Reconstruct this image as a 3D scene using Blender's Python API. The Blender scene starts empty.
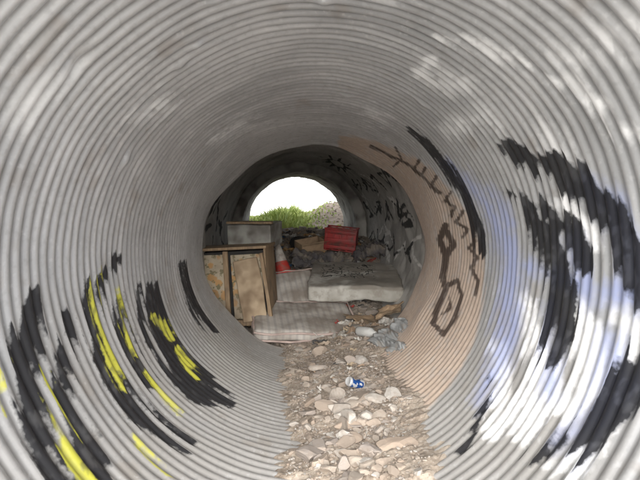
import bpy, bmesh, math, random
import numpy as np
from mathutils import Vector, Matrix, noise
random.seed(7); rng=np.random.default_rng(7)
scn=bpy.context.scene
R=1.0; PITCH=0.060; Y0=0.9; Y1=4.7

# ---------------------------------------------------------------- helpers
def link(o,parent=None):
    scn.collection.objects.link(o)
    if parent: o.parent=parent
    return o
def mesh_obj(name,verts,faces,mat=None,smooth=False,parent=None):
    me=bpy.data.meshes.new(name)
    me.from_pydata([tuple(v) for v in verts],[],[tuple(f) for f in faces]); me.update()
    o=bpy.data.objects.new(name,me); link(o,parent)
    if mat: me.materials.append(mat)
    if smooth: me.polygons.foreach_set('use_smooth',[True]*len(me.polygons))
    return o
def np_mesh(name,V,F,mat=None,smooth=False,parent=None):
    V=np.asarray(V,dtype=np.float32); F=np.asarray(F,dtype=np.int32)
    me=bpy.data.meshes.new(name); n=F.shape[1]
    me.vertices.add(len(V)); me.vertices.foreach_set('co',V.ravel())
    me.loops.add(F.size); me.loops.foreach_set('vertex_index',F.ravel())
    me.polygons.add(len(F)); me.polygons.foreach_set('loop_start',np.arange(0,F.size,n,dtype=np.int32))
    me.update(calc_edges=True); me.validate()
    me.polygons.foreach_set('use_smooth',np.full(len(me.polygons),bool(smooth)))
    o=bpy.data.objects.new(name,me); link(o,parent)
    if mat: me.materials.append(mat)
    return o
def grid_faces(nu,nv):
    i=np.arange(nu-1)[:,None]*nv+np.arange(nv-1)[None,:]
    i=i.ravel()
    return np.stack([i,i+1,i+nv+1,i+nv],1)
def empty(name,loc=(0,0,0),rot=(0,0,0),sc=1):
    e=bpy.data.objects.new(name,None); e.location=loc; e.rotation_euler=[math.radians(a) for a in rot]
    e.scale=(sc,sc,sc)
    e.empty_display_size=0.1; link(e); return e
TAB=rng.random((256,256)).astype(np.float32)
def vn(a,b,octv=4,seed=0,gain=.5):
    out=0;amp=1;tot=0
    for o in range(octv):
        x=a*2**o+seed*17.3+o*5.1; y=b*2**o+seed*9.7+o*3.3
        xi=np.floor(x).astype(int); yi=np.floor(y).astype(int); fx=x-xi; fy=y-yi
        fx=fx*fx*(3-2*fx); fy=fy*fy*(3-2*fy)
        g=lambda i,j:TAB[i&255,j&255]
        v=(g(xi,yi)*(1-fx)+g(xi+1,yi)*fx)*(1-fy)+(g(xi,yi+1)*(1-fx)+g(xi+1,yi+1)*fx)*fy
        out=out+amp*v; tot+=amp; amp*=gain
    return out/tot
def lin(x,a,b): return np.clip((x-a)/(b-a),0,1)

class NT:
    def __init__(s,name):
        s.m=bpy.data.materials.new(name); s.m.use_nodes=True
        s.t=s.m.node_tree; s.t.nodes.clear()
        s.out=s.n('ShaderNodeOutputMaterial'); s.b=s.n('ShaderNodeBsdfPrincipled')
        s.l(s.b.outputs[0],s.out.inputs[0])
    def n(s,t): return s.t.nodes.new(t)
    def l(s,a,b): s.t.links.new(a,b)
    def setin(s,sock,v):
        if isinstance(v,bpy.types.NodeSocket): s.l(v,sock)
        else: sock.default_value=v
    def math(s,op,a,b=0.0,c=None,clamp=False):
        n=s.n('ShaderNodeMath'); n.operation=op; n.use_clamp=clamp
        s.setin(n.inputs[0],a); s.setin(n.inputs[1],b)
        if c is not None: s.setin(n.inputs[2],c)
        return n.outputs[0]
    def noise(s,scale,detail=3,rough=.55,vec=None,dist=0):
        n=s.n('ShaderNodeTexNoise'); n.inputs['Scale'].default_value=scale
        n.inputs['Detail'].default_value=min(detail,2.5); n.inputs['Roughness'].default_value=rough
        n.inputs['Distortion'].default_value=dist
        if vec is not None: s.l(vec,n.inputs['Vector'])
        return n.outputs['Fac']
    def mr(s,v,a,b,c=0.0,d=1.0):
        n=s.n('ShaderNodeMapRange'); s.setin(n.inputs[0],v)
        for i,x in enumerate((a,b,c,d)): n.inputs[i+1].default_value=x
        return n.outputs[0]
    def mix(s,f,a,b,mode='MIX'):
        n=s.n('ShaderNodeMix'); n.data_type='RGBA'; n.blend_type=mode
        s.setin(n.inputs[0],f)
        for sock,v in ((n.inputs[6],a),(n.inputs[7],b)):
            if isinstance(v,bpy.types.NodeSocket): s.l(v,sock)
            else: sock.default_value=(*v,1) if len(v)==3 else v
        return n.outputs[2]
    def attr4(s,name):
        n=s.n('ShaderNodeAttribute'); n.attribute_name=name
        sp=s.n('ShaderNodeSeparateColor'); s.l(n.outputs['Color'],sp.inputs[0])
        return sp.outputs[0],sp.outputs[1],sp.outputs[2],n.outputs['Alpha'],n.outputs['Color']
    def obj(s):
        return s.n('ShaderNodeTexCoord').outputs['Object']
    def sep(s,v):
        n=s.n('ShaderNodeSeparateXYZ'); s.l(v,n.inputs[0]); return n.outputs
    def mapping(s,v,scale):
        n=s.n('ShaderNodeMapping'); s.l(v,n.inputs[0]); n.inputs['Scale'].default_value=scale; return n.outputs[0]
    def bump(s,h,strength=.3,dist=.01):
        n=s.n('ShaderNodeBump'); n.inputs['Strength'].default_value=strength; n.inputs['Distance'].default_value=dist
        s.l(h,n.inputs['Height']); s.l(n.outputs[0],s.b.inputs['Normal'])
    def col(s,c): s.setin(s.b.inputs['Base Color'],c if isinstance(c,bpy.types.NodeSocket) else (*c,1))
    def rough(s,v): s.setin(s.b.inputs['Roughness'],v)
    def metal(s,v): s.setin(s.b.inputs['Metallic'],v)

def simple(name,c1,c2,scale=8,rough=.85,bump=.3,bd=.01,dirt=None,dirtscale=3,dlo=.45,dhi=.65):
    m=NT(name); o=m.obj()
    f=m.noise(scale,3,.6,o); c=m.mix(m.mr(f,.35,.65),c1,c2)
    if dirt: c=m.mix(m.mr(m.noise(dirtscale,3,.65,o),dlo,dhi),c,dirt)
    m.col(c); m.rough(rough)
    if bump: m.bump(m.noise(scale*4,2,.6,o),bump,bd)
    return m.m

# ---------------------------------------------------------------- paint strokes and pale patches: (deg round the wall from the crown, cm along pipe, half width mrad)
P={
'p_black':"-95,181,18 -102,172,44 -111,163,49 -119,156,53 -128,152,49 -133,153,37|-103,197,12 -112,185,26 -122,175,35 -133,171,41|-90,256,10 -96,233,28 -107,220,39 -119,216,43 -129,217,52 -145,224,22|-102,251,20 -115,245,44 -127,243,39|-101,305,30 -114,297,71 -126,294,70 -139,291,81 -150,295,35|-96,378,22 -110,381,37 -128,388,23|38,322,12 49,319,25 62,315,37 76,304,42 88,298,23|58,230,18 64,209,41 71,182,43 79,166,39 88,153,42 94,144,40|71,239,14 78,222,35 86,210,58 94,202,56 105,195,35 112,196,11|76,215,21 82,194,38 89,181,28|132,173,17 123,161,29 113,150,36 103,141,39|124,234,9 134,219,21 142,210,12|-99,283,12 -108,276,24 -118,270,16",
'p_yellow':"-106,155,12 -113,148,14 -120,142,14|-109,174,6 -115,168,16 -123,166,19 -132,162,25|-124,163,13 -129,159,19 -135,162,19|-92,235,12 -103,227,22 -116,223,22 -123,222,13|-99,252,12 -109,250,24 -118,246,22|-124,246,20 -133,246,24 -139,245,12|-111,295,22 -115,302,32 -120,305,30|-125,304,30 -130,302,34 -136,297,22|-133,200,16 -139,197,20 -145,195,12",
'p_white':"28,194,15 34,185,26 41,177,25 46,171,14|29,244,10 30,214,13 30,194,8|51,166,13 55,157,19 60,150,12|65,146,17 67,140,17|116,243,48 125,216,60 133,207,41|100,234,37 110,209,66 119,190,68 128,191,45|99,186,37 105,172,48 112,167,53 119,171,48|117,151,18 124,156,28 130,163,19|98,158,22 103,154,24 109,153,18|76,198,24 81,183,25 86,175,14",
'p_faint':"47,259,31 49,229,37 53,227,27|22,333,26 28,335,27|-41,337,20 -31,348,35 -20,369,29|50,151,18 52,133,21 53,119,19|30,238,24 38,225,31 41,200,20|-60,150,30 -50,160,30|-50,220,14 -44,226,16|10,180,14 16,178,16|60,190,22 66,186,26",  # faint white patches on the upper wall
'p_blue':"56,308,24 68,289,50 80,268,66 91,254,70 104,245,68 118,237,64 131,230,40|69,268,21 80,252,30|73,174,28 79,162,38 87,154,40 94,149,34|91,258,22 92,217,32 94,182,30 94,151,26|109,149,28 116,158,32 126,166,26|84,192,30 92,182,34 96,176,26|100,205,16 108,200,22 118,186,16|103,163,18 112,160,22",
'p_letter':"29,424,13 40,418,12 49,397,12 57,381,11 64,370,11|38,384,10 44,403,10 44,439,11|49,362,11 51,396,12 55,387,12 53,361,11|58,345,10 61,378,11 65,362,11|66,333,13 69,361,14 72,336,13 75,357,14|74,322,13 78,346,14 81,322,13 84,337,13|85,309,12 88,326,13 91,306,12 95,320,13 99,302,12 104,301,6|79,373,17 85,397,18 92,380,19 87,358,16 82,371,17|92,380,19 101,382,19 106,363,16 115,366,17 121,357,16 122,327,15 114,322,15 106,327,15 101,342,16 104,361,16|108,352,9 112,340,11 116,350,9",
}
def sdfpts(U,W,strokes):
    D=np.full(U.shape,9.0,dtype=np.float32)
    for pts in strokes:
        for (a,b) in zip(pts[:-1],pts[1:]):
            dx=b[0]-a[0]; dy=b[1]-a[1]; L=dx*dx+dy*dy+1e-9
            t=np.clip(((U-a[0])*dx+(W-a[1])*dy)/L,0,1)
            d=np.hypot(U-a[0]-t*dx,W-a[1]-t*dy)-(a[2]+t*(b[2]-a[2]))
            D=np.minimum(D,d)
    return D
def sdf(TH,LY,spec):
    S=[]
    for st in spec.split('|'):
        pts=[tuple(float(a) for a in q.split(',')) for q in st.split()]
        S.append([(math.radians(a),math.log(b/100),c/1000) for a,b,c in pts])
    return sdfpts(TH,LY,S)

# ---------------------------------------------------------------- corrugated pipe
def corrugated():
    ny=int((Y1-Y0)/PITCH*9); nt=480
    ys=np.linspace(Y0,Y1,ny); th=np.linspace(-math.pi,math.pi,nt)
    TH,Y=np.meshgrid(th,ys,indexing='xy')
    ph=2*np.pi*(Y/PITCH)+0.35*np.sin(TH+.4)
    r=R+0.0058*np.cos(ph)+.0008*np.cos(2*ph)
    dent=0.008*np.sin(3*TH+Y*1.3)*np.sin(Y*1.7+1)+0.005*np.sin(5*TH-Y*2.1)
    dent+=0.003*np.sin(11*TH+Y*5)*np.sin(Y*7+TH*2)
    dent+=(vn(TH*9+3,Y*12,2,8)-.5)*.003
    for (a,b,h,s) in ((-34,2.1,-.012,.03),(-28,2.0,-.01,.025),(2,1.9,-.012,.03),(-20,1.75,-.012,.03),(-62,2.4,-.014,.04),(35,2.7,-.012,.04),(-48,1.6,.014,.05),(12,3.1,-.014,.05),(70,3.6,.02,.12),(120,3.9,-.03,.18)):
        dent+=h*np.exp(-(((TH-math.radians(a)))**2+(Y-b)**2)/s**2)
    e=np.clip((Y-3.9)/.8,0,1)**2
    dent+=e*(-0.045*np.cos(2*TH)*np.abs(np.sin(TH))-.03*np.maximum(0,np.cos(TH))+.010*np.sin(9*TH))
    r=r+dent
    V=np.stack([r*np.sin(TH),Y,1+r*np.cos(TH)],-1).reshape(-1,3)
    F=grid_faces(ny,nt)
    o=np_mesh('corrugated_culvert_pipe',V,F,None,True)
    me=o.data
    LY=np.log(np.maximum(Y,.3))
    ring=np.floor(ph/(2*np.pi)+.5)
    j=(vn(TH*3+60,ring*3.7+3,2,1)-.5)*.09+np.cos(ph)*.010+(vn(TH*2+60,Y*3+3,2,1)-.5)*.05
    S={}
    for k,s in P.items():
        f={'p_letter':.2,'p_yellow':.9,'p_faint':1.4}.get(k,1.0)
        S[k]=sdf(TH,LY,s)+j*f+(.012 if k=='p_yellow' else 0)
    ed=np.array([(10,4.4),(15,4.28),(41,3.83),(59,3.40),(76,3.12),(92,2.95),(108,2.82),(122,2.73),(138,2.64),(155,2.60)])
    E=np.interp(np.degrees(TH),ed[:,0],ed[:,1])
    t=np.log(E)-LY
    t=np.maximum(t,np.maximum(math.radians(13)-TH,TH-math.radians(152)))
    S['p_tan']=t+j*.5
    big=vn(TH*1.8+20,Y*1.6+9,4,2); st=vn(TH*2.5+31,Y*16+9,4,3,.6); gr=vn(TH*6+31,Y*6+9,3,5,.6); ringt=vn(ring*7.7+5,TH*.7+9,2,12)
    def mixc(f,a,b): return a*(1-f[...,None])+np.array(b)*f[...,None]
    C=mixc(lin(big,.3,.7),np.array((.49,.495,.505))*np.ones(TH.shape+(1,)),(.65,.655,.665))
    C=mixc(lin(st,.5,.85)*.7,C,(.79,.79,.80))
    C*=(.91+.18*ringt)[...,None]
    C=mixc(lin(np.cos(ph),-.2,1.0)*(.16+.34*lin(gr,.3,.7)),C,(.20,.20,.205))  # shade of the corrugation valleys put into the colour, made patchy by noise
    C=mixc(np.clip(lin(-np.cos(ph),.55,1)*.5,0,1),C,(.80,.80,.81))  # ridge highlights painted into the steel colour
    C=mixc(lin(gr,.72,.82)*.35,C,(.32,.26,.21))
    Z=1+np.cos(TH)
    dust=np.clip((.85-(Z+(vn(TH*4+11,Y*4+1,4,7)-.5)*.7))/.6,0,1)
    C=mixc(dust*.45,C,(.47,.425,.365))
    wear=vn(TH*14+51,Y*18+9,4,6,.7)
    def pack(n,a,b,c,d):
        at=me.attributes.new(n,'FLOAT_COLOR','POINT')
        at.data.foreach_set('color',np.ascontiguousarray(np.stack([a,b,c,d],-1),dtype=np.float32).ravel())
    pack('pa',S['p_black'],S['p_yellow'],S['p_white'],S['p_faint'])
    pack('pb',S['p_blue'],S['p_letter'],S['p_tan'],wear)
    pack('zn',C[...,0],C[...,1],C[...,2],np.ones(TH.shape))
    sm=o.modifiers.new('thick','SOLIDIFY'); sm.thickness=.004; sm.offset=1
    m=NT('galvanised_steel_painted'); ob=m.obj()
    A=m.attr4('pa'); B=m.attr4('pb'); Zn=m.attr4('zn')
    fine=m.noise(26,3,.65,ob); wearN=B[3]
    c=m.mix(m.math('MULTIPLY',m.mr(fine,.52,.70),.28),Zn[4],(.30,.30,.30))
    c=m.mix(m.math('MULTIPLY',m.mr(fine,.40,.30),.35),c,(.78,.78,.78))
    fj=m.math('MULTIPLY',m.math('SUBTRACT',fine,.5),.05)
    state={'m':None}
    def paint(c,a,colr,soft=.008,amt=.92,jf=1.0,wmin=.6):
        d=m.math('ADD',a,m.math('MULTIPLY',fj,jf))
        f=m.math('MULTIPLY',m.mr(d,soft,-soft),m.mr(wearN,.36,.46,amt*wmin,amt))
        state['m']=f if state['m'] is None else m.math('MAXIMUM',state['m'],f)
        return m.mix(f,c,colr)
    tanc=m.mix(m.mr(fine,.3,.7),(.56,.43,.33),(.46,.34,.26))
    c=paint(c,B[2],tanc,.012,.80,.5,.75)
    c=paint(c,A[3],(.92,.92,.92),.05,.75,1.6,.3)
    c=paint(c,A[2],(.93,.93,.93),.016,.97)
    c=paint(c,B[0],(.33,.38,.62),.035,.80,1,.7)
    c=paint(c,A[0],(.012,.012,.015),.008,.97,1,.94)
    c=paint(c,B[1],(.045,.03,.024),.005,.90,.25,.8)
    c=paint(c,A[1],(.60,.58,.08),.006,.86,.8,.5)
    m.col(c); m.metal(m.mr(state['m'],0,1,.45,0)); m.rough(m.mr(fine,.3,.7,.32,.44))
    me.materials.append(m.m)
    return o
pipe=corrugated()

# ---------------------------------------------------------------- concrete tunnel beyond
def cx(y): return -0.36*max(0,(y-4.7)/5.3)
def cz(y): return 1.0+0.32*max(0,(y-4.7)/5.3)
conc=NT('graffitied_concrete'); ob=conc.obj(); G=conc.attr4('gr')
c=conc.mix(conc.mr(conc.noise(3,3,.65,ob),.35,.65),(.42,.41,.39),(.56,.545,.52))
c=conc.mix(conc.mr(conc.noise(1.4,3,.6,ob,1.0),.50,.66,0,.6),c,(.20,.19,.175))
c=conc.mix(conc.mr(conc.noise(12,3,.65,ob),.52,.68,0,.5),c,(.25,.235,.215))
fn=conc.noise(14,3,.6,ob)
jj=conc.math('MULTIPLY',conc.math('SUBTRACT',fn,.5),.03)
c=conc.mix(conc.math('MULTIPLY',conc.mr(conc.math('ADD',G[1],jj),.006,-.006),.8),c,(.78,.77,.75))
c=conc.mix(conc.math('MULTIPLY',conc.mr(conc.math('ADD',G[0],jj),.006,-.006),.93),c,(.012,.012,.014))
conc.col(c); conc.rough(.92)
CONC=conc.m
pale=simple('pale_concrete',(.52,.51,.48),(.40,.39,.36),4,.9,.0,.01,(.20,.185,.17),3)

def tube(name,ya,yb,r,thk,mat,rough_amp=.012,seg=200,dy=.03,graf=None):
    n=max(3,int((yb-ya)/dy)); ys=np.linspace(ya,yb,n); V=[];
    def ringpts(y,rr):
        L=[]
        for k in range(seg):
            t=2*math.pi*k/seg-math.pi
            q=rr+rough_amp*(noise.noise(Vector((math.sin(t)*3,y*3,math.cos(t)*3)))+.5*noise.noise(Vector((math.sin(t)*9,y*9,math.cos(t)*9)))+.3*noise.noise(Vector((math.sin(t)*22,y*22,math.cos(t)*22))))
            L.append((cx(y)+q*math.sin(t),y,cz(y)+q*math.cos(t)))
        return L
    rings=[ringpts(ya,r+thk)]+[ringpts(y,r) for y in ys]+[ringpts(yb,r+thk)]
    F=[]
    for L in rings: V+=L
    nr=len(rings)
    for i in range(nr):
        a=i*seg; b=((i+1)%nr)*seg
        for k in range(seg):
            k2=(k+1)%seg; F.append((a+k,a+k2,b+k2,b+k))
    o=mesh_obj(name,V,F,mat,True)
    if graf:
        yy=np.concatenate([[ya],ys,[yb]]); tt=2*np.pi*np.arange(seg)/seg-np.pi
        T,Yg=np.meshgrid(tt*r,yy)
        b=sdfpts(T,Yg,graf[0]); w_=sdfpts(T,Yg,graf[1])
        at=o.data.attributes.new('gr','FLOAT_COLOR','POINT')
        at.data.foreach_set('color',np.ascontiguousarray(np.stack([b,w_,b*0,b*0+1],-1),dtype=np.float32).ravel())
    return o
gr_=random.Random(31); blk=[]; wht=[]
def letter(u,v,s,w,rnd):
    k=rnd.randint(3,5); pts=[]
    for i in range(k):
        pts.append((u+s*rnd.uniform(-.5,.5),v+s*1.5*(i/(k-1)-.5)*rnd.choice([1,-1,1])+s*rnd.uniform(-.2,.2),w*rnd.uniform(.7,1.2)))
    return pts
for row,(u0,s) in enumerate(((1.0,.30),(1.42,.34),(1.85,.30))):   # right hand wall, rows of tags
    v=5.2+.2*row
    while v<8.1:
        blk.append(letter(u0,v,s,.022,gr_))
        if gr_.random()<.6: blk.append(letter(u0,v+.08,s*.8,.018,gr_))
        v+=gr_.uniform(.30,.5)
for i in range(9): wht.append(letter(gr_.uniform(.9,2.0),gr_.uniform(5.2,8),.35,.02,gr_))
for i in range(7): blk.append(letter(gr_.uniform(-2.0,-1.0),gr_.uniform(5.2,8),.4,.03,gr_))
# spiky sun-like doodle on the crown
for k in range(11):
    a=2*math.pi*k/11; blk.append([(.52+.13*math.cos(a),7.2+.3*math.sin(a),.03),(.52+.30*math.cos(a),7.2+.75*math.sin(a),.012)])
blk.append([(.52+.13*math.cos(a),7.2+.3*math.sin(a),.025) for a in [2*math.pi*k/14 for k in range(15)]])
tube('concrete_tunnel',4.56,8.3,1.11,.12,CONC,.025,graf=(blk,wht))
tube('concrete_tunnel.001',8.3,10.02,.95,.27,pale,.02)
def annulus(name,y0,y1,ri,ro,mat,c0=(0,1)):
    V=[];F=[];n=96
    for (y,r_) in ((y0,ri),(y0,ro),(y1,ro),(y1,ri)):
        for k in range(n):
            t=2*math.pi*k/n; V.append((c0[0]+r_*math.sin(t),y,c0[1]+r_*math.cos(t)))
    for q in range(4):
        for k in range(n):
            k2=(k+1)%n; a=q*n;b=((q+1)%4)*n
            F.append((a+k,b+k,b+k2,a+k2))
    return mesh_obj(name,V,F,mat)
annulus('pipe_collar',4.44,4.555,1.06,1.25,pale)

# ---------------------------------------------------------------- retaining walls and embankment
def wall(name,ya,yb,rh,c0,W,zt,mat,zb=-.3):
    n=96
    def outer(t):
        s,c=math.sin(t),math.cos(t); cand=[]
        if abs(s)>1e-6: cand.append(((W if s>0 else -W)-c0[0])/s)
        if c>1e-6: cand.append((zt-c0[1])/c)
        if c<-1e-6: cand.append((zb-c0[1])/c)
        k=min(q for q in cand if q>0)
        return (c0[0]+k*s,c0[1]+k*c)
    ts=[2*math.pi/n*k for k in range(n)]
    for corner in ((W,zt),(W,zb),(-W,zb),(-W,zt)):
        ts.append(math.atan2(corner[0]-c0[0],corner[1]-c0[1])%(2*math.pi))
    ts=sorted(set(ts)); n=len(ts); V=[];F=[]
    for y in (ya,yb):
        for t in ts: V.append((c0[0]+rh*math.sin(t),y,c0[1]+rh*math.cos(t)))
        for t in ts:
            p=outer(t); V.append((p[0],y,p[1]))
    for k in range(n):
        k2=(k+1)%n
        F.append((k,k2,n+k2,n+k)); F.append((2*n+k,3*n+k,3*n+k2,2*n+k2))
        F.append((n+k,n+k2,3*n+k2,3*n+k)); F.append((k,2*n+k,2*n+k2,k2))
    return mesh_obj(name,V,F,mat)
wall('concrete_retaining_wall',Y0+.03,Y0+.33,1.03,(0,1),12,2.9,pale)
wall('concrete_retaining_wall.001',9.7,10.0,1.225,(cx(9.85),cz(9.85)),12,3.2,pale)
dirt=simple('dry_dirt',(.30,.25,.19),(.21,.165,.12),6,.97,.0,.02,(.38,.33,.27),2)
def embank():
    ya=Y0+.34
    xs=np.linspace(-12,12,60); ys=np.linspace(ya,9.7,40); V=[]
    for x in xs:
        for y in ys: V.append((x,y,3.0+.25*math.sin(math.pi*(y-ya)/(9.7-ya))+.06*noise.noise(Vector((x,y,0)))))
    F=[tuple(f) for f in grid_faces(60,40)]
    for sx in (-12,12):
        b=len(V); V+= [(sx,ya,-.3),(sx,9.7,-.3),(sx,9.7,3.05),(sx,ya,3.05)]; F.append((b,b+1,b+2,b+3))
    return mesh_obj('earth_embankment',V,F,dirt,True)
embank()

# ---------------------------------------------------------------- ground (outside)
def sstep(a,b,x):
    t=min(1,max(0,(x-a)/(b-a))); return t*t*(3-2*t)
def gz(x,y):
    nz=.05*noise.noise(Vector((x*.8,y*.8,1)))+.02*noise.noise(Vector((x*4,y*4,2)))
    if y<9.9: return -.06+ nz*sstep(.6,-.6,y)*.5 if y<.6 else -.06
    z=1.20+.34*sstep(10.2,12.8,y)+ .40*sstep(-.45,.45,x)*sstep(10.0,12,y)+nz*1.4
    z-=1.0*sstep(13.5,22,y)
    return z
xs=np.unique(np.concatenate([np.linspace(-300,-12,14),np.linspace(-12,12,110),np.linspace(12,300,14)]))
ys=np.unique(np.concatenate([np.linspace(-300,-8,14),np.linspace(-8,9.9,40),np.linspace(9.9001,22,140),np.linspace(22,320,16)]))
V=[(x,y,gz(x,y)) for x in xs for y in ys]
gm=NT('gravelly_ground'); ob=gm.obj()
c=gm.mix(gm.mr(gm.noise(2.5,3,.6,ob),.35,.65),(.52,.49,.45),(.43,.40,.36))  # unseen near side coloured extra pale to bounce light onto the pipe crown
c=gm.mix(gm.mr(gm.noise(30,3,.6,ob),.5,.65),c,(.55,.53,.49))
gy=gm.sep(ob)[1]
c=gm.mix(gm.mr(gy,9.5,10.5),c,gm.mix(gm.mr(gm.noise(9,3,.6,ob),.4,.6),(.38,.31,.25),(.26,.205,.16)))
gm.col(c); gm.rough(.97)
np_mesh('ground',V,grid_faces(len(xs),len(ys)),gm.m,True)

# ---------------------------------------------------------------- debris floor inside
def fz(x,y):
    prof=np.interp(y,[-.4,1.2,1.9,2.3,3.3,4.2,4.8,5.2,5.6,6.3,7.0,7.8,8.6,9.5,10.3,10.8],
                     [-.08,-.08,-.02,.035,.045,.05,.09,.17,.30,.55,.86,1.02,1.13,1.19,1.19,1.1])
    tilt=.22*(x+.05) if y<4.7 else .22*(x+.05)*(1-sstep(4.7,6,y))
    if x<-.05: tilt*=.55
    n=.045*noise.noise(Vector((x*2.2,y*2.2,3)))+.02*noise.noise(Vector((x*7,y*7,4)))+.012*noise.noise(Vector((x*19,y*19,5)))+.006*noise.noise(Vector((x*45,y*45,5)))
    a=sstep(1.5,2.2,y)
    return prof+a*tilt+n*a*(1+.8*sstep(5,7,y))
xs=np.linspace(-1.6,1.25,190); ys=np.linspace(Y0+.02,10.5,640)
V=[];
for x in xs:
    for y in ys:
        c0=cx(y); hw=(1.05 if y<4.5 else 1.15)
        X=c0+ (x+.175)/1.425*hw
        V.append((X,y,fz(X,y)))
sm=NT('silt_and_dust'); ob=sm.obj()
Yc=sm.sep(ob)[1]; n1=sm.mr(sm.noise(4,3,.65,ob),.38,.62)
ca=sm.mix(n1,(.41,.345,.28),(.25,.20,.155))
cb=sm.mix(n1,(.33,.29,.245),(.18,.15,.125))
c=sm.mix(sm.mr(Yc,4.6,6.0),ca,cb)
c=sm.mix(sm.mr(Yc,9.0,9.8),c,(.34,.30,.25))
fn=sm.noise(60,3,.65,ob)
c=sm.mix(sm.mr(fn,.52,.64,0,.55),c,(.48,.43,.375))
c=sm.mix(sm.mr(fn,.45,.36,0,.5),c,(.13,.105,.085))
sm.col(c); sm.rough(.98)
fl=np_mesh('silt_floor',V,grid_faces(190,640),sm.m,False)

# ---------------------------------------------------------------- stones
def ico(sub):
    bm=bmesh.new(); bmesh.ops.create_icosphere(bm,subdivisions=sub,radius=1)
    V=np.array([v.co[:] for v in bm.verts]); F=np.array([[v.index for v in f.verts] for f in bm.faces]); bm.free(); return V,F
I2=ico(3); I1=ico(1)
def rock(base,size):
    V,F=base; V=V.copy()
    for _ in range(random.randint(8,13)):
        d=rng.normal(size=3); d/=np.linalg.norm(d); h=random.uniform(.38,.75)
        s=V@d; ov=np.maximum(0,s-h); V-=ov[:,None]*d[None,:]
    if len(V)>50: V*= (1+.05*rng.normal(size=(len(V),1)).clip(-1,1)*.5)
    V*=np.array([random.uniform(.8,1.7),random.uniform(.8,1.3),random.uniform(.5,.85)])*size*1.25
    a=random.uniform(0,6.28); b=random.uniform(-.5,.5)
    M=np.array(Matrix.Rotation(a,3,'Z')@Matrix.Rotation(b,3,'X'))
    return V@M.T,F
def scatter(name,items,mat):
    Vs=[];Fs=[];Cs=[];off=0
    for (x,y,s,col,base,emb) in items:
        V,F=rock(base,s); V=V+np.array([x,y,fz(x,y)+s*emb if y<10.2 else gz(x,y)+s*emb]); Vs.append(V);Fs.append(F+off);off+=len(V)
        Cs.append(np.tile(np.array([*col,1.0]),(len(V),1)))
    o=np_mesh(name,np.concatenate(Vs),np.concatenate(Fs),mat,False)
    at=o.data.attributes.new('tone','FLOAT_COLOR','POINT'); at.data.foreach_set('color',np.concatenate(Cs).astype(np.float32).ravel())
    return o
rm=NT('limestone_rubble'); ob=rm.obj(); a=rm.n('ShaderNodeAttribute'); a.attribute_name='tone'
c=rm.mix(rm.mr(rm.noise(22,3,.7,ob),.35,.7,0,.7),a.outputs['Color'],(.30,.245,.20))
rm.col(c); rm.rough(.95)
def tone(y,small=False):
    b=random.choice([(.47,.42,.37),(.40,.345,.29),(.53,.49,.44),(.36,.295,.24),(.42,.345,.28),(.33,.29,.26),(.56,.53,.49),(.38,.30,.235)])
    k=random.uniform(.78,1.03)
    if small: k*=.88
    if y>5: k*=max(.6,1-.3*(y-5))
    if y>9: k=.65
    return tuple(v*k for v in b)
items=[]
def inside(x,y,marg=.0):
    z=fz(x,y)
    if y<4.7: return (x*x+(z-1)**2)<(.99-marg)**2
    return ((x-cx(y))**2+(z-cz(y))**2)<(.93-marg if y>8.3 else 1.09-marg)**2
n=0
while n<420:
    y=random.uniform(1.9,5.2); x=random.gauss(.22,.33)
    if noise.noise(Vector((x*3,y*3,40)))<-.12 and random.random()<.75: continue
    s=min(.075,.007+random.expovariate(1/.014))
    if inside(x,y,s*.6): items.append((x,y,s,tone(y),I2,random.uniform(-.2,.3))); n+=1
n=0
while n<55:
    y=random.uniform(2.1,3.0); x=random.gauss(.14,.28); s=random.uniform(.02,.06)
    if inside(x,y,s): items.append((x,y,s,tone(y),I2,random.uniform(.0,.35))); n+=1
n=0
while n<320:
    y=random.uniform(5.2,10.2); x=cx(y)+random.uniform(-.95,.95); s=min(.12,.02+random.expovariate(1/.025))
    if inside(x,y,s*.6): items.append((x,y,s,tone(y),I2,random.uniform(.1,.45))); n+=1
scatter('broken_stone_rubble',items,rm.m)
items=[];n=0
while n<7500:
    y=random.uniform(1.8,5.4) if n<6100 else random.uniform(5.4,10.3); x=random.gauss(.2,.42) if y<5.4 else cx(y)+random.uniform(-1,1)
    if noise.noise(Vector((x*4,y*4,60)))<-.1 and random.random()<.7: continue
    s=random.uniform(.003,.010) if y<5.4 else random.uniform(.008,.022)
    if inside(x,y,s): items.append((x,y,s,tone(y,True),I1,.3)); n+=1
for i in range(900):
    y=random.uniform(10.3,14); x=random.uniform(-2.5,2.5); items.append((x,y,random.uniform(.008,.03),tone(9.5),I1,.3))
scatter('gravel',items,rm.m)

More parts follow.
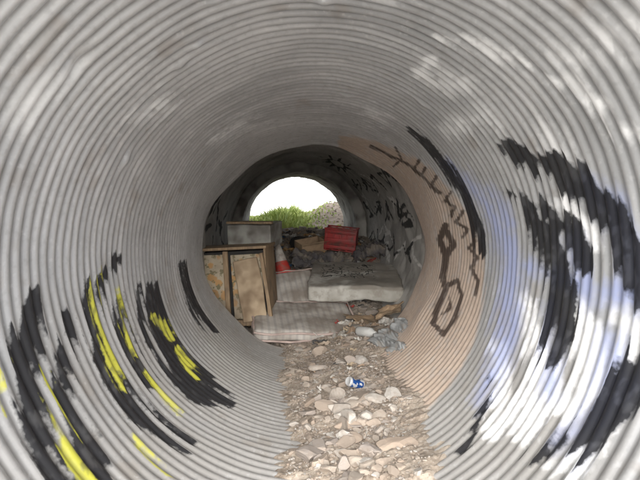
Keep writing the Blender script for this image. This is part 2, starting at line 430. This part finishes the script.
# ---------------------------------------------------------------- soft / boxy objects
def slab(name,size,loc,rot,mat,parent=None,bev=.03,sag=0.02,nsc=3,seed=0,smooth=True):
    bm=bmesh.new(); bmesh.ops.create_cube(bm,size=1)
    bmesh.ops.scale(bm,vec=size,verts=bm.verts)
    if bev>0: bmesh.ops.bevel(bm,geom=list(bm.edges),offset=bev,segments=4,profile=.5,affect='EDGES')
    if sag>0:
        for _ in range(5):
            long_=[e for e in bm.edges if e.calc_length()>.045]
            if not long_: break
            bmesh.ops.subdivide_edges(bm,edges=long_,cuts=1,use_grid_fill=True)
        for v in bm.verts:
            p=v.co*nsc+Vector((seed*7.3,seed*3.1,seed))
            d=noise.noise_vector(p)*sag+noise.noise_vector(p*3.3)*sag*.35+noise.noise_vector(p*7)*sag*.15
            v.co+=d
    bmesh.ops.recalc_face_normals(bm,faces=bm.faces)
    me=bpy.data.meshes.new(name); bm.to_mesh(me); bm.free()
    if smooth: me.polygons.foreach_set('use_smooth',[True]*len(me.polygons))
    me.materials.append(mat)
    o=bpy.data.objects.new(name,me); o.location=loc; o.rotation_euler=[math.radians(a) for a in rot]
    return link(o,parent)
def cord(name,pts,r,mat,parent=None,cyc=False):
    cu=bpy.data.curves.new(name,'CURVE'); cu.dimensions='3D'; s=cu.splines.new('POLY'); s.points.add(len(pts)-1)
    for p,q in zip(s.points,pts): p.co=(*q,1)
    s.use_cyclic_u=cyc; cu.bevel_depth=r; cu.bevel_resolution=2; cu.materials.append(mat)
    tmp=bpy.data.objects.new(name,cu); link(tmp)
    dg=bpy.context.evaluated_depsgraph_get(); me=bpy.data.meshes.new_from_object(tmp.evaluated_get(dg))
    bpy.data.objects.remove(tmp); o=bpy.data.objects.new(name,me); return link(o,parent)

wood=NT('weathered_wood'); ob=wood.obj()
g=wood.noise(6,3,.6,wood.mapping(ob,(9,9,1)))
wc=wood.mix(wood.mr(g,.35,.65),(.40,.29,.18),(.25,.17,.105))
wc=wood.mix(wood.mr(wood.noise(5,3,.6,ob),.5,.68,0,.7),wc,(.15,.115,.085))
wood.col(wc); wood.rough(.8)
floral=NT('floral_printed_panel'); ob=floral.obj()
v=floral.n('ShaderNodeTexVoronoi'); v.inputs['Scale'].default_value=10; floral.l(ob,v.inputs['Vector'])
pet=floral.mr(floral.math('ADD',v.outputs['Distance'],floral.math('MULTIPLY',floral.noise(30,3,.6,ob),.25)),.58,.48)
c=floral.mix(pet,(.52,.45,.34),(.55,.33,.15))
c=floral.mix(floral.mr(floral.noise(16,3,.6,ob),.54,.60),c,(.22,.20,.12))
c=floral.mix(floral.mr(floral.noise(3,3,.6,ob),.47,.66,0,.6),c,(.22,.165,.12))
floral.col(c); floral.rough(.95)
cream=simple('stained_tan_board',(.50,.39,.27),(.38,.285,.19),7,.95,.2,.003,(.22,.155,.10),4,.46,.68)
greyboard=simple('grey_painted_board',(.40,.40,.37),(.30,.295,.275),6,.8,.0,.003,(.15,.135,.12),4)
darkb=simple('inside_shade',(.05,.045,.04),(.03,.03,.03),6,.9,0)  # near-black colour stands in for the shade inside the cabinet
mattop=NT('dirty_mattress_ticking'); ob=mattop.obj(); X=mattop.sep(ob)
q=mattop.math('MULTIPLY',mattop.mr(mattop.math('SINE',mattop.math('MULTIPLY',X[0],95)),.2,.6),.42)
c=mattop.mix(q,(.54,.51,.47),(.31,.29,.285))
c=mattop.mix(mattop.mr(mattop.noise(4,3,.65,ob),.38,.64,0,.8),c,(.24,.20,.165))
mattop.col(c); mattop.rough(.95); mattop.bump(mattop.noise(9,3,.5,ob),.5,.02)
matwh=NT('foam_mattress_fabric'); ob=matwh.obj(); X=matwh.sep(ob)
c=matwh.mix(matwh.mr(matwh.noise(5,3,.6,ob),.35,.7),(.55,.54,.50),(.37,.35,.31))
c=matwh.mix(matwh.mr(matwh.noise(13,3,.6,ob),.50,.68,0,.55),c,(.27,.235,.195))
top=matwh.mr(X[2],.05,.07)
st=matwh.mr(matwh.noise(3.2,3,.65,ob),.34,.48,0,.85)
c=matwh.mix(matwh.math('MULTIPLY',top,st),c,(.24,.215,.185))
sc=matwh.noise(9,0,.5,ob,1.6); sl=matwh.mr(matwh.math('ABSOLUTE',matwh.math('SUBTRACT',sc,.5)),.06,.04)
box=matwh.math('MULTIPLY',matwh.mr(matwh.math('ABSOLUTE',matwh.math('ADD',X[0],.08)),.33,.27),matwh.mr(matwh.math('ABSOLUTE',matwh.math('SUBTRACT',X[1],.10)),.28,.22))
c=matwh.mix(matwh.math('MULTIPLY',matwh.math('MULTIPLY',sl,box),top),c,(.012,.012,.012))
matwh.col(c); matwh.rough(.95); matwh.bump(matwh.noise(8,3,.5,ob),.5,.02)
pink=simple('faded_pink_piping',(.54,.43,.39),(.40,.31,.28),9,.9,0)
redp=simple('faded_red_plastic',(.46,.028,.026),(.28,.022,.022),7,.5,0,.003,(.14,.04,.03),5,.45,.62)
blackr=simple('black_rubber',(.02,.02,.02),(.035,.033,.03),9,.7,0)
greyc=simple('grey_tarpaulin',(.38,.39,.39),(.28,.285,.29),5,.7,.3,.01,(.34,.29,.24),5,.5,.65)
card=simple('wet_cardboard',(.42,.30,.19),(.32,.22,.14),9,.9,.0,.004,(.21,.16,.11),4)
blanket=simple('dark_blanket_cloth',(.07,.065,.07),(.13,.12,.12),5,.95,.3,.01,(.2,.17,.14),6)

# --- wrecked cabinet: frame, two printed front panels (one sprung), a drawer box on top
ac=empty('broken_cabinet',(-.84,5.30,.60),(4,-3,-8))
slab('carcass',(.76,.36,.72),(.0,.03,.0),(0,0,0),darkb,ac,.008,.0)
slab('side_board',(.02,.42,.76),(.391,.02,.0),(0,0,0),wood.m,ac,.003,.0)
slab('side_board_2',(.02,.42,.76),(-.391,.02,.0),(0,0,0),wood.m,ac,.003,.0)
slab('top_board',(.84,.44,.028),(.0,.0,.396),(0,0,0),wood.m,ac,.004,.0)
slab('plinth',(.78,.04,.06),(.0,-.185,-.37),(0,0,0),wood.m,ac,.004,.0)
slab('left_panel',(.33,.022,.68),(-.205,-.185,.0),(0,0,0),floral.m,ac,.006,.004,seed=1)
slab('stile',(.05,.034,.74),(-.015,-.20,.0),(0,1,0),wood.m,ac,.005,.0)
slab('stile_2',(.035,.034,.74),(-.37,-.20,.0),(0,0,0),wood.m,ac,.005,.0)
slab('right_panel',(.32,.022,.66),(.20,-.190,.0),(0,0,0),floral.m,ac,.006,.004,seed=2)
slab('loose_door',(.25,.035,.64),(.235,-.24,-.03),(3,-6,4),cream,ac,.012,.012,seed=3)
slab('stile_3',(.035,.045,.68),(.395,-.215,.0),(0,-5,0),wood.m,ac,.005,.0)
slab('drawer_box',(.50,.40,.25),(.17,.36,.50),(4,3,-6),greyboard,ac,.012,.008,seed=4)
slab('drawer_rim',(.52,.05,.025),(.17,.15,.635),(4,3,-6),wood.m,ac,.005,.0)

def lathe(name,prof,loc,rot,mat,n=40,crush=0,parent=None):
    V=[];F=[]
    for r_,z in prof:
        for k in range(n):
            t=2*math.pi*k/n; q=r_*(1-crush*max(0,math.sin(t))*math.exp(-(z*25)**2))
            V.append((q*math.cos(t),q*math.sin(t),z))
    for i in range(len(prof)-1):
        for k in range(n): F.append((i*n+k,i*n+(k+1)%n,(i+1)*n+(k+1)%n,(i+1)*n+k))
    F.append(tuple(range(n-1,-1,-1))); b=(len(prof)-1)*n; F.append(tuple(range(b,b+n)))
    o=mesh_obj(name,V,F,mat,True); o.location=loc; o.rotation_euler=[math.radians(a) for a in rot]
    if parent: o.parent=parent
    return o
# --- traffic cone standing crooked in the heap
cone=NT('cone_plastic'); ob=cone.obj(); Z=cone.sep(ob)[2]
wb=cone.math('MULTIPLY',cone.mr(Z,.19,.192),cone.mr(Z,.50,.498))
c=cone.mix(wb,(.50,.04,.03),(.50,.47,.43)); c=cone.mix(cone.mr(cone.noise(12,3,.6,ob),.45,.65,0,.6),c,(.2,.14,.11))
cone.col(c); cone.rough(.7)
tc=empty('traffic_cone',(-.36,5.98,.66),(-6,-13,0),.78)
lathe('cone_body',[(.135,.02),(.125,.03),(.118,.06),(.09,.20),(.06,.36),(.035,.50),(.03,.52),(.022,.525)],(0,0,0),(0,0,0),cone.m,parent=tc)
slab('cone_base',(.30,.30,.035),(0,0,.005),(0,0,20),cone.m,tc,.012,0)
def rag(name,w,h,loc,rot,mat,amp=.05,seed=0,n=40,drape=0,hf=.3):
    V=[]
    for i in range(n):
        for j in range(n):
            u=i/(n-1)-.5; v=j/(n-1)-.5
            k=1+.18*noise.noise(Vector((u*3,v*3,seed)))
            p=Vector((u*w*k+.04*noise.noise(Vector((v*4,seed,1))),v*h*k+.04*noise.noise(Vector((u*4,seed,2))),0))
            p.z=amp*(noise.noise(Vector((u*3,v*3,seed+3)))+.5*hf*noise.noise(Vector((u*9+v*4,v*3,seed+9)))+.4*hf*abs(noise.noise(Vector((u*14,v*9,seed+9)))))-drape*(u*u+v*v)
            V.append(p)
    o=mesh_obj(name,V,[tuple(f) for f in grid_faces(n,n)],mat,True)
    o.location=loc; o.rotation_euler=[math.radians(a) for a in rot]
    s=o.modifiers.new('t','SOLIDIFY'); s.thickness=.004
    return o
# --- mattresses
m1=empty('foam_mattress',(.47,5.78,.60),(13,1.5,-4))
slab('foam_body',(1.02,.98,.17),(0,0,0),(0,0,0),matwh.m,m1,.03,.030,2.8,seed=5)
def piping(parent,w,d,z,r,mat,nm,seed):
    pts=[]
    for (ax,ay,bx,by) in ((-w,-d,w,-d),(w,-d,w,d),(w,d,-w,d),(-w,d,-w,-d)):
        for k in range(12):
            t=k/12; x=ax+(bx-ax)*t; y=ay+(by-ay)*t
            x*=.985; y*=.985
            pts.append((x+.006*math.sin(k*1.7+seed),y+.006*math.cos(k*2.1),z+.008*math.sin(k*1.3+seed)))
    cord(nm,pts,r,mat,parent,True)
m2=empty('spring_mattress',(-.10,5.13,.24),(16,2,9))
slab('mattress_body',(1.04,.74,.11),(0,0,0),(0,0,0),mattop.m,m2,.04,.022,3,seed=6)
piping(m2,.53,.38,-.035,.011,pink,'lower_piping',0); piping(m2,.53,.38,.045,.011,pink,'upper_piping',2)
m3=empty('striped_mattress',(-.28,5.72,.50),(40,-4,12))
slab('mattress_body',(.60,.50,.10),(0,0,0),(0,0,0),mattop.m,m3,.035,.02,3,seed=8)
piping(m3,.31,.26,.04,.009,pink,'upper_piping',1)
# --- red crate
def crate(name,loc,rot,w,d,h,mat):
    e=empty(name,loc,rot); t=.014
    def B(nm,s,l): slab(nm,s,l,(0,0,0),mat,e,.003,0)
    B('base',(w,d,t),(0,0,-h/2))
    for s,nm in ((-1,'front'),(1,'back')):
        for k,zz in enumerate((-.36,-.05,.36)):
            B(f'{nm}_rail_{k}',(w,t,h*(.16 if k!=1 else .22)),(0,s*d/2,zz*h))
        for k in range(5): B(f'{nm}_stile_{k}',(.03,t*.8,h*.96),((k/4-.5)*(w-.03),s*(d/2-.003),0))
        B(f'{nm}_panel',(w*.98,.004,h*.9),(0,s*(d/2-.012),0))
    for s,nm in ((-1,'left'),(1,'right')):
        B(f'{nm}_side',(t,d-.002,h),(s*w/2,0,0))
    B('handle_rim',(w+.03,.03,.02),(0,-d/2,h/2)); B('handle_rim_back',(w+.03,.03,.02),(0,d/2,h/2))
crate('red_plastic_crate',(.38,6.95,1.07),(8,6,-10),.42,.30,.29,redp)

def torus(name,Rr,r,loc,rot,mat):
    V=[];F=[];n=36;k=14
    for i in range(n):
        a=2*math.pi*i/n
        for j in range(k):
            b=2*math.pi*j/k; q=r*(1+.06*(i%2))
            V.append(((Rr+q*math.cos(b))*math.cos(a),(Rr+q*math.cos(b))*math.sin(a),1.2*q*math.sin(b)))
    for i in range(n):
        for j in range(k): F.append((i*k+j,((i+1)%n)*k+j,((i+1)%n)*k+(j+1)%k,i*k+(j+1)%k))
    o=mesh_obj(name,V,F,mat,True); o.location=loc; o.rotation_euler=[math.radians(a) for a in rot]; return o
torus('old_tyre',.11,.045,(-.20,7.3,1.0),(25,10,0),blackr)

# --- drinks can
can=NT('printed_can'); ob=can.obj(); Z=can.sep(ob)
band=can.mr(can.math('ABSOLUTE',Z[2]),.045,.047)
lab=can.mr(can.noise(28,2,.5,ob),.53,.56)
c=can.mix(lab,(.02,.10,.38),(.75,.77,.80)); c=can.mix(band,c,(.7,.7,.7))
can.col(c); can.metal(.5); can.rough(.3)
prof=[(.024,-.0585),(.027,-.061),(.029,-.058),(.033,-.050),(.033,-.03),(.033,-.012),(.033,0),(.033,.012),(.033,.03),(.033,.050),(.028,.058),(.0265,.061),(.025,.059)]
lathe('drinks_can',prof,(.265,3.22,fz(.265,3.22)+.045),(70,0,-58),can.m,crush=.35)
bot=simple('milky_plastic',(.62,.62,.60),(.5,.5,.48),9,.4,0)
bp=[(.03,-.12),(.042,-.118),(.045,-.10),(.045,.04),(.04,.07),(.018,.10),(.015,.125),(.012,.126)]
lathe('plastic_bottle',bp,(.70,6.9,fz(.70,6.9)+.05),(80,0,-60),bot)
lathe('plastic_bottle.001',bp,(.48,4.55,fz(.48,4.55)+.045),(86,0,35),bot)

rag('crumpled_tarpaulin',.34,.85,(.69,3.95,.27),(3,-38,8),greyc,.07,5,60,.03,1.3)
rag('cardboard_sheet',.34,.24,(.50,5.06,.27),(14,6,30),card,.03,11)
rag('cardboard_sheet.001',.26,.20,(.75,5.0,.36),(20,-20,-20),card,.03,12)
rag('cardboard_sheet.002',.22,.16,(.34,4.9,.17),(10,5,70),card,.03,14)
rag('dark_blanket',.7,.5,(.05,6.5,.80),(22,4,20),blanket,.12,21,60,.1,1.2)
rag('dark_blanket.001',.45,.4,(.72,6.75,.92),(25,-20,-10),blanket,.12,25,60,.1,1.2)
for i,(x,y,l,rz,rx) in enumerate(((.1,7.6,.8,70,12),(-.55,6.6,.7,35,20),(.25,6.5,.55,120,15),(.55,7.9,.6,20,10))):
    slab('broken_plank' if i==0 else 'broken_plank.%03d'%i,(l,.07,.02),(x,y,fz(x,y)+.07),(0,rx,rz),wood.m,None,.004,0)
cb_=empty('cardboard_box',(-.05,6.95,.95),(14,-10,24))
for nm,s,l in (('bottom',(.36,.26,.006),(0,0,-.1)),('front',(.36,.006,.2),(0,-.13,0)),('back',(.36,.006,.2),(0,.13,0)),('left',(.006,.25,.2),(-.18,0,0)),('right',(.006,.25,.2),(.18,0,0))):
    slab(nm,s,l,(0,0,0),card,cb_,.001,0)
slab('flap',(.34,.12,.005),(0,-.185,.10),(-20,0,0),card,cb_,.001,0)
def litter():
    Vs=[];Fs=[];Cs=[];off=0
    cols=[(.8,.79,.76),(.72,.7,.66),(.85,.85,.85),(.5,.33,.18),(.6,.48,.34),(.06,.06,.07),(.45,.06,.05),(.1,.25,.5),(.55,.33,.14),(.05,.05,.05),(.3,.27,.24)]
    near=[(.66,.64,.60),(.5,.40,.28),(.10,.10,.10),(.42,.34,.26),(.58,.56,.52),(.36,.26,.18)]
    n=0
    while n<400:
        y=random.choice([random.uniform(3.0,5.2),random.uniform(4.6,8.6),random.uniform(5.5,8.5),random.uniform(5.5,8.5)]); x=cx(y)+random.uniform(-.9,.95)
        if not inside(x,y,.05): continue
        n+=1; s=random.uniform(.02,.075) if y>4.5 else random.uniform(.010,.026)
        k=7; a=random.uniform(0,6.28); sx=random.uniform(.6,1.5); sd=random.uniform(0,99)
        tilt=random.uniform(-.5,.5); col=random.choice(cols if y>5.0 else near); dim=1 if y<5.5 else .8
        V=[]
        for i in range(k):
            for j in range(k):
                u=(i/(k-1)-.5)*2*s*sx; v=(j/(k-1)-.5)*2*s
                w=s*.8*noise.noise(Vector((i*.6,j*.6,sd)))
                X=u*math.cos(a)-v*math.sin(a); Y=u*math.sin(a)+v*math.cos(a)
                V.append((x+X,y+Y,fz(x,y)+s*.45+w+tilt*v))
        Vs.append(np.array(V)); Fs.append(grid_faces(k,k)+off); off+=k*k
        Cs.append(np.tile(np.array([*[q*dim for q in col],1.]),(k*k,1)))
    m=NT('litter_scraps'); a=m.n('ShaderNodeAttribute'); a.attribute_name='tone'; ob=m.obj()
    m.col(m.mix(m.mr(m.noise(25,3,.6,ob),.45,.65,0,.6),a.outputs['Color'],(.28,.22,.17))); m.rough(.8)
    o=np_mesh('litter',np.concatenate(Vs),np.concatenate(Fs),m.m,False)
    at=o.data.attributes.new('tone','FLOAT_COLOR','POINT'); at.data.foreach_set('color',np.concatenate(Cs).astype(np.float32).ravel())
litter()

# ---------------------------------------------------------------- weeds at the far mouth
def weeds():
    V=[];F=[];C=[]
    for i in range(7500):
        y=random.uniform(10.3,13.2); x=random.gauss(-.95,.5) if random.random()<.9 else random.uniform(-2.5,2)
        if noise.noise(Vector((x*2,y*2,8)))<-.15: continue
        dens=math.exp(-((x+.70)/.45)**2)*(.6+.8*(noise.noise(Vector((x*5,y*3,2)))+.4))
        h=random.uniform(.03,.19)*(.4+1.6*max(0,dens)); w=random.uniform(.006,.018)
        z=gz(x,y)-.01; a=random.uniform(0,6.28); l=random.uniform(.1,.9)*h; la=random.uniform(0,6.28)
        dx,dy=math.cos(a)*w,math.sin(a)*w; lx,ly=math.cos(la)*l,math.sin(la)*l
        b=len(V)
        V+=[(x-dx,y-dy,z),(x+dx,y+dy,z),(x+dx*1.3+lx*.4,y+dy*1.3+ly*.4,z+h*.6),(x-dx*1.3+lx*.4,y-dy*1.3+ly*.4,z+h*.6),(x+lx,y+ly,z+h),(x+lx+.002,y+ly,z+h)]
        F+=[(b,b+1,b+2,b+3),(b+3,b+2,b+5,b+4)]
        t=random.random(); col=(.29+.2*t,.39+.16*t,.10+.08*t,1)
        C+=[col]*6
    m=NT('weed_leaves'); a=m.n('ShaderNodeAttribute'); a.attribute_name='tone'; m.col(a.outputs['Color']); m.rough(.6)
    o=np_mesh('weeds',V,F,m.m,False)
    at=o.data.attributes.new('tone','FLOAT_COLOR','POINT'); at.data.foreach_set('color',np.array(C,dtype=np.float32).ravel())
weeds()

# ---------------------------------------------------------------- camera
cam=bpy.data.cameras.new('camera'); cam.lens=28.24; cam.sensor_width=36; cam.clip_start=.02; cam.clip_end=2000
co=bpy.data.objects.new('camera',cam); link(co)
co.location=(0,0,1.12); co.rotation_euler=(math.radians(90-.57),0,math.radians(-.68))
scn.camera=co

# ---------------------------------------------------------------- light
EL=25; AZ=184
w=bpy.data.worlds.new('World'); scn.world=w; w.use_nodes=True; nt=w.node_tree; nt.nodes.clear()
sky=nt.nodes.new('ShaderNodeTexSky'); sky.sky_type='NISHITA'; sky.sun_disc=False
sky.sun_elevation=math.radians(EL); sky.sun_rotation=math.radians(AZ); sky.dust_density=2; sky.air_density=1.3; sky.ozone_density=1
hs=nt.nodes.new('ShaderNodeHueSaturation'); hs.inputs['Saturation'].default_value=.18; hs.inputs['Value'].default_value=2.9
bg=nt.nodes.new('ShaderNodeBackground'); bg.inputs[1].default_value=.15
ou=nt.nodes.new('ShaderNodeOutputWorld')
nt.links.new(sky.outputs[0],hs.inputs['Color']); nt.links.new(hs.outputs[0],bg.inputs[0]); nt.links.new(bg.outputs[0],ou.inputs[0])
sun=bpy.data.lights.new('sun','SUN'); sun.energy=3.3; sun.angle=math.radians(55); sun.color=(1,.99,.97)
so=bpy.data.objects.new('sun',sun); link(so)
d=Vector((math.sin(math.radians(AZ))*math.cos(math.radians(EL)),math.cos(math.radians(AZ))*math.cos(math.radians(EL)),math.sin(math.radians(EL))))
so.rotation_euler=d.to_track_quat('Z','Y').to_euler(); so.location=d*20
scn.view_settings.view_transform='Standard'; scn.view_settings.look='None'; scn.view_settings.exposure=0
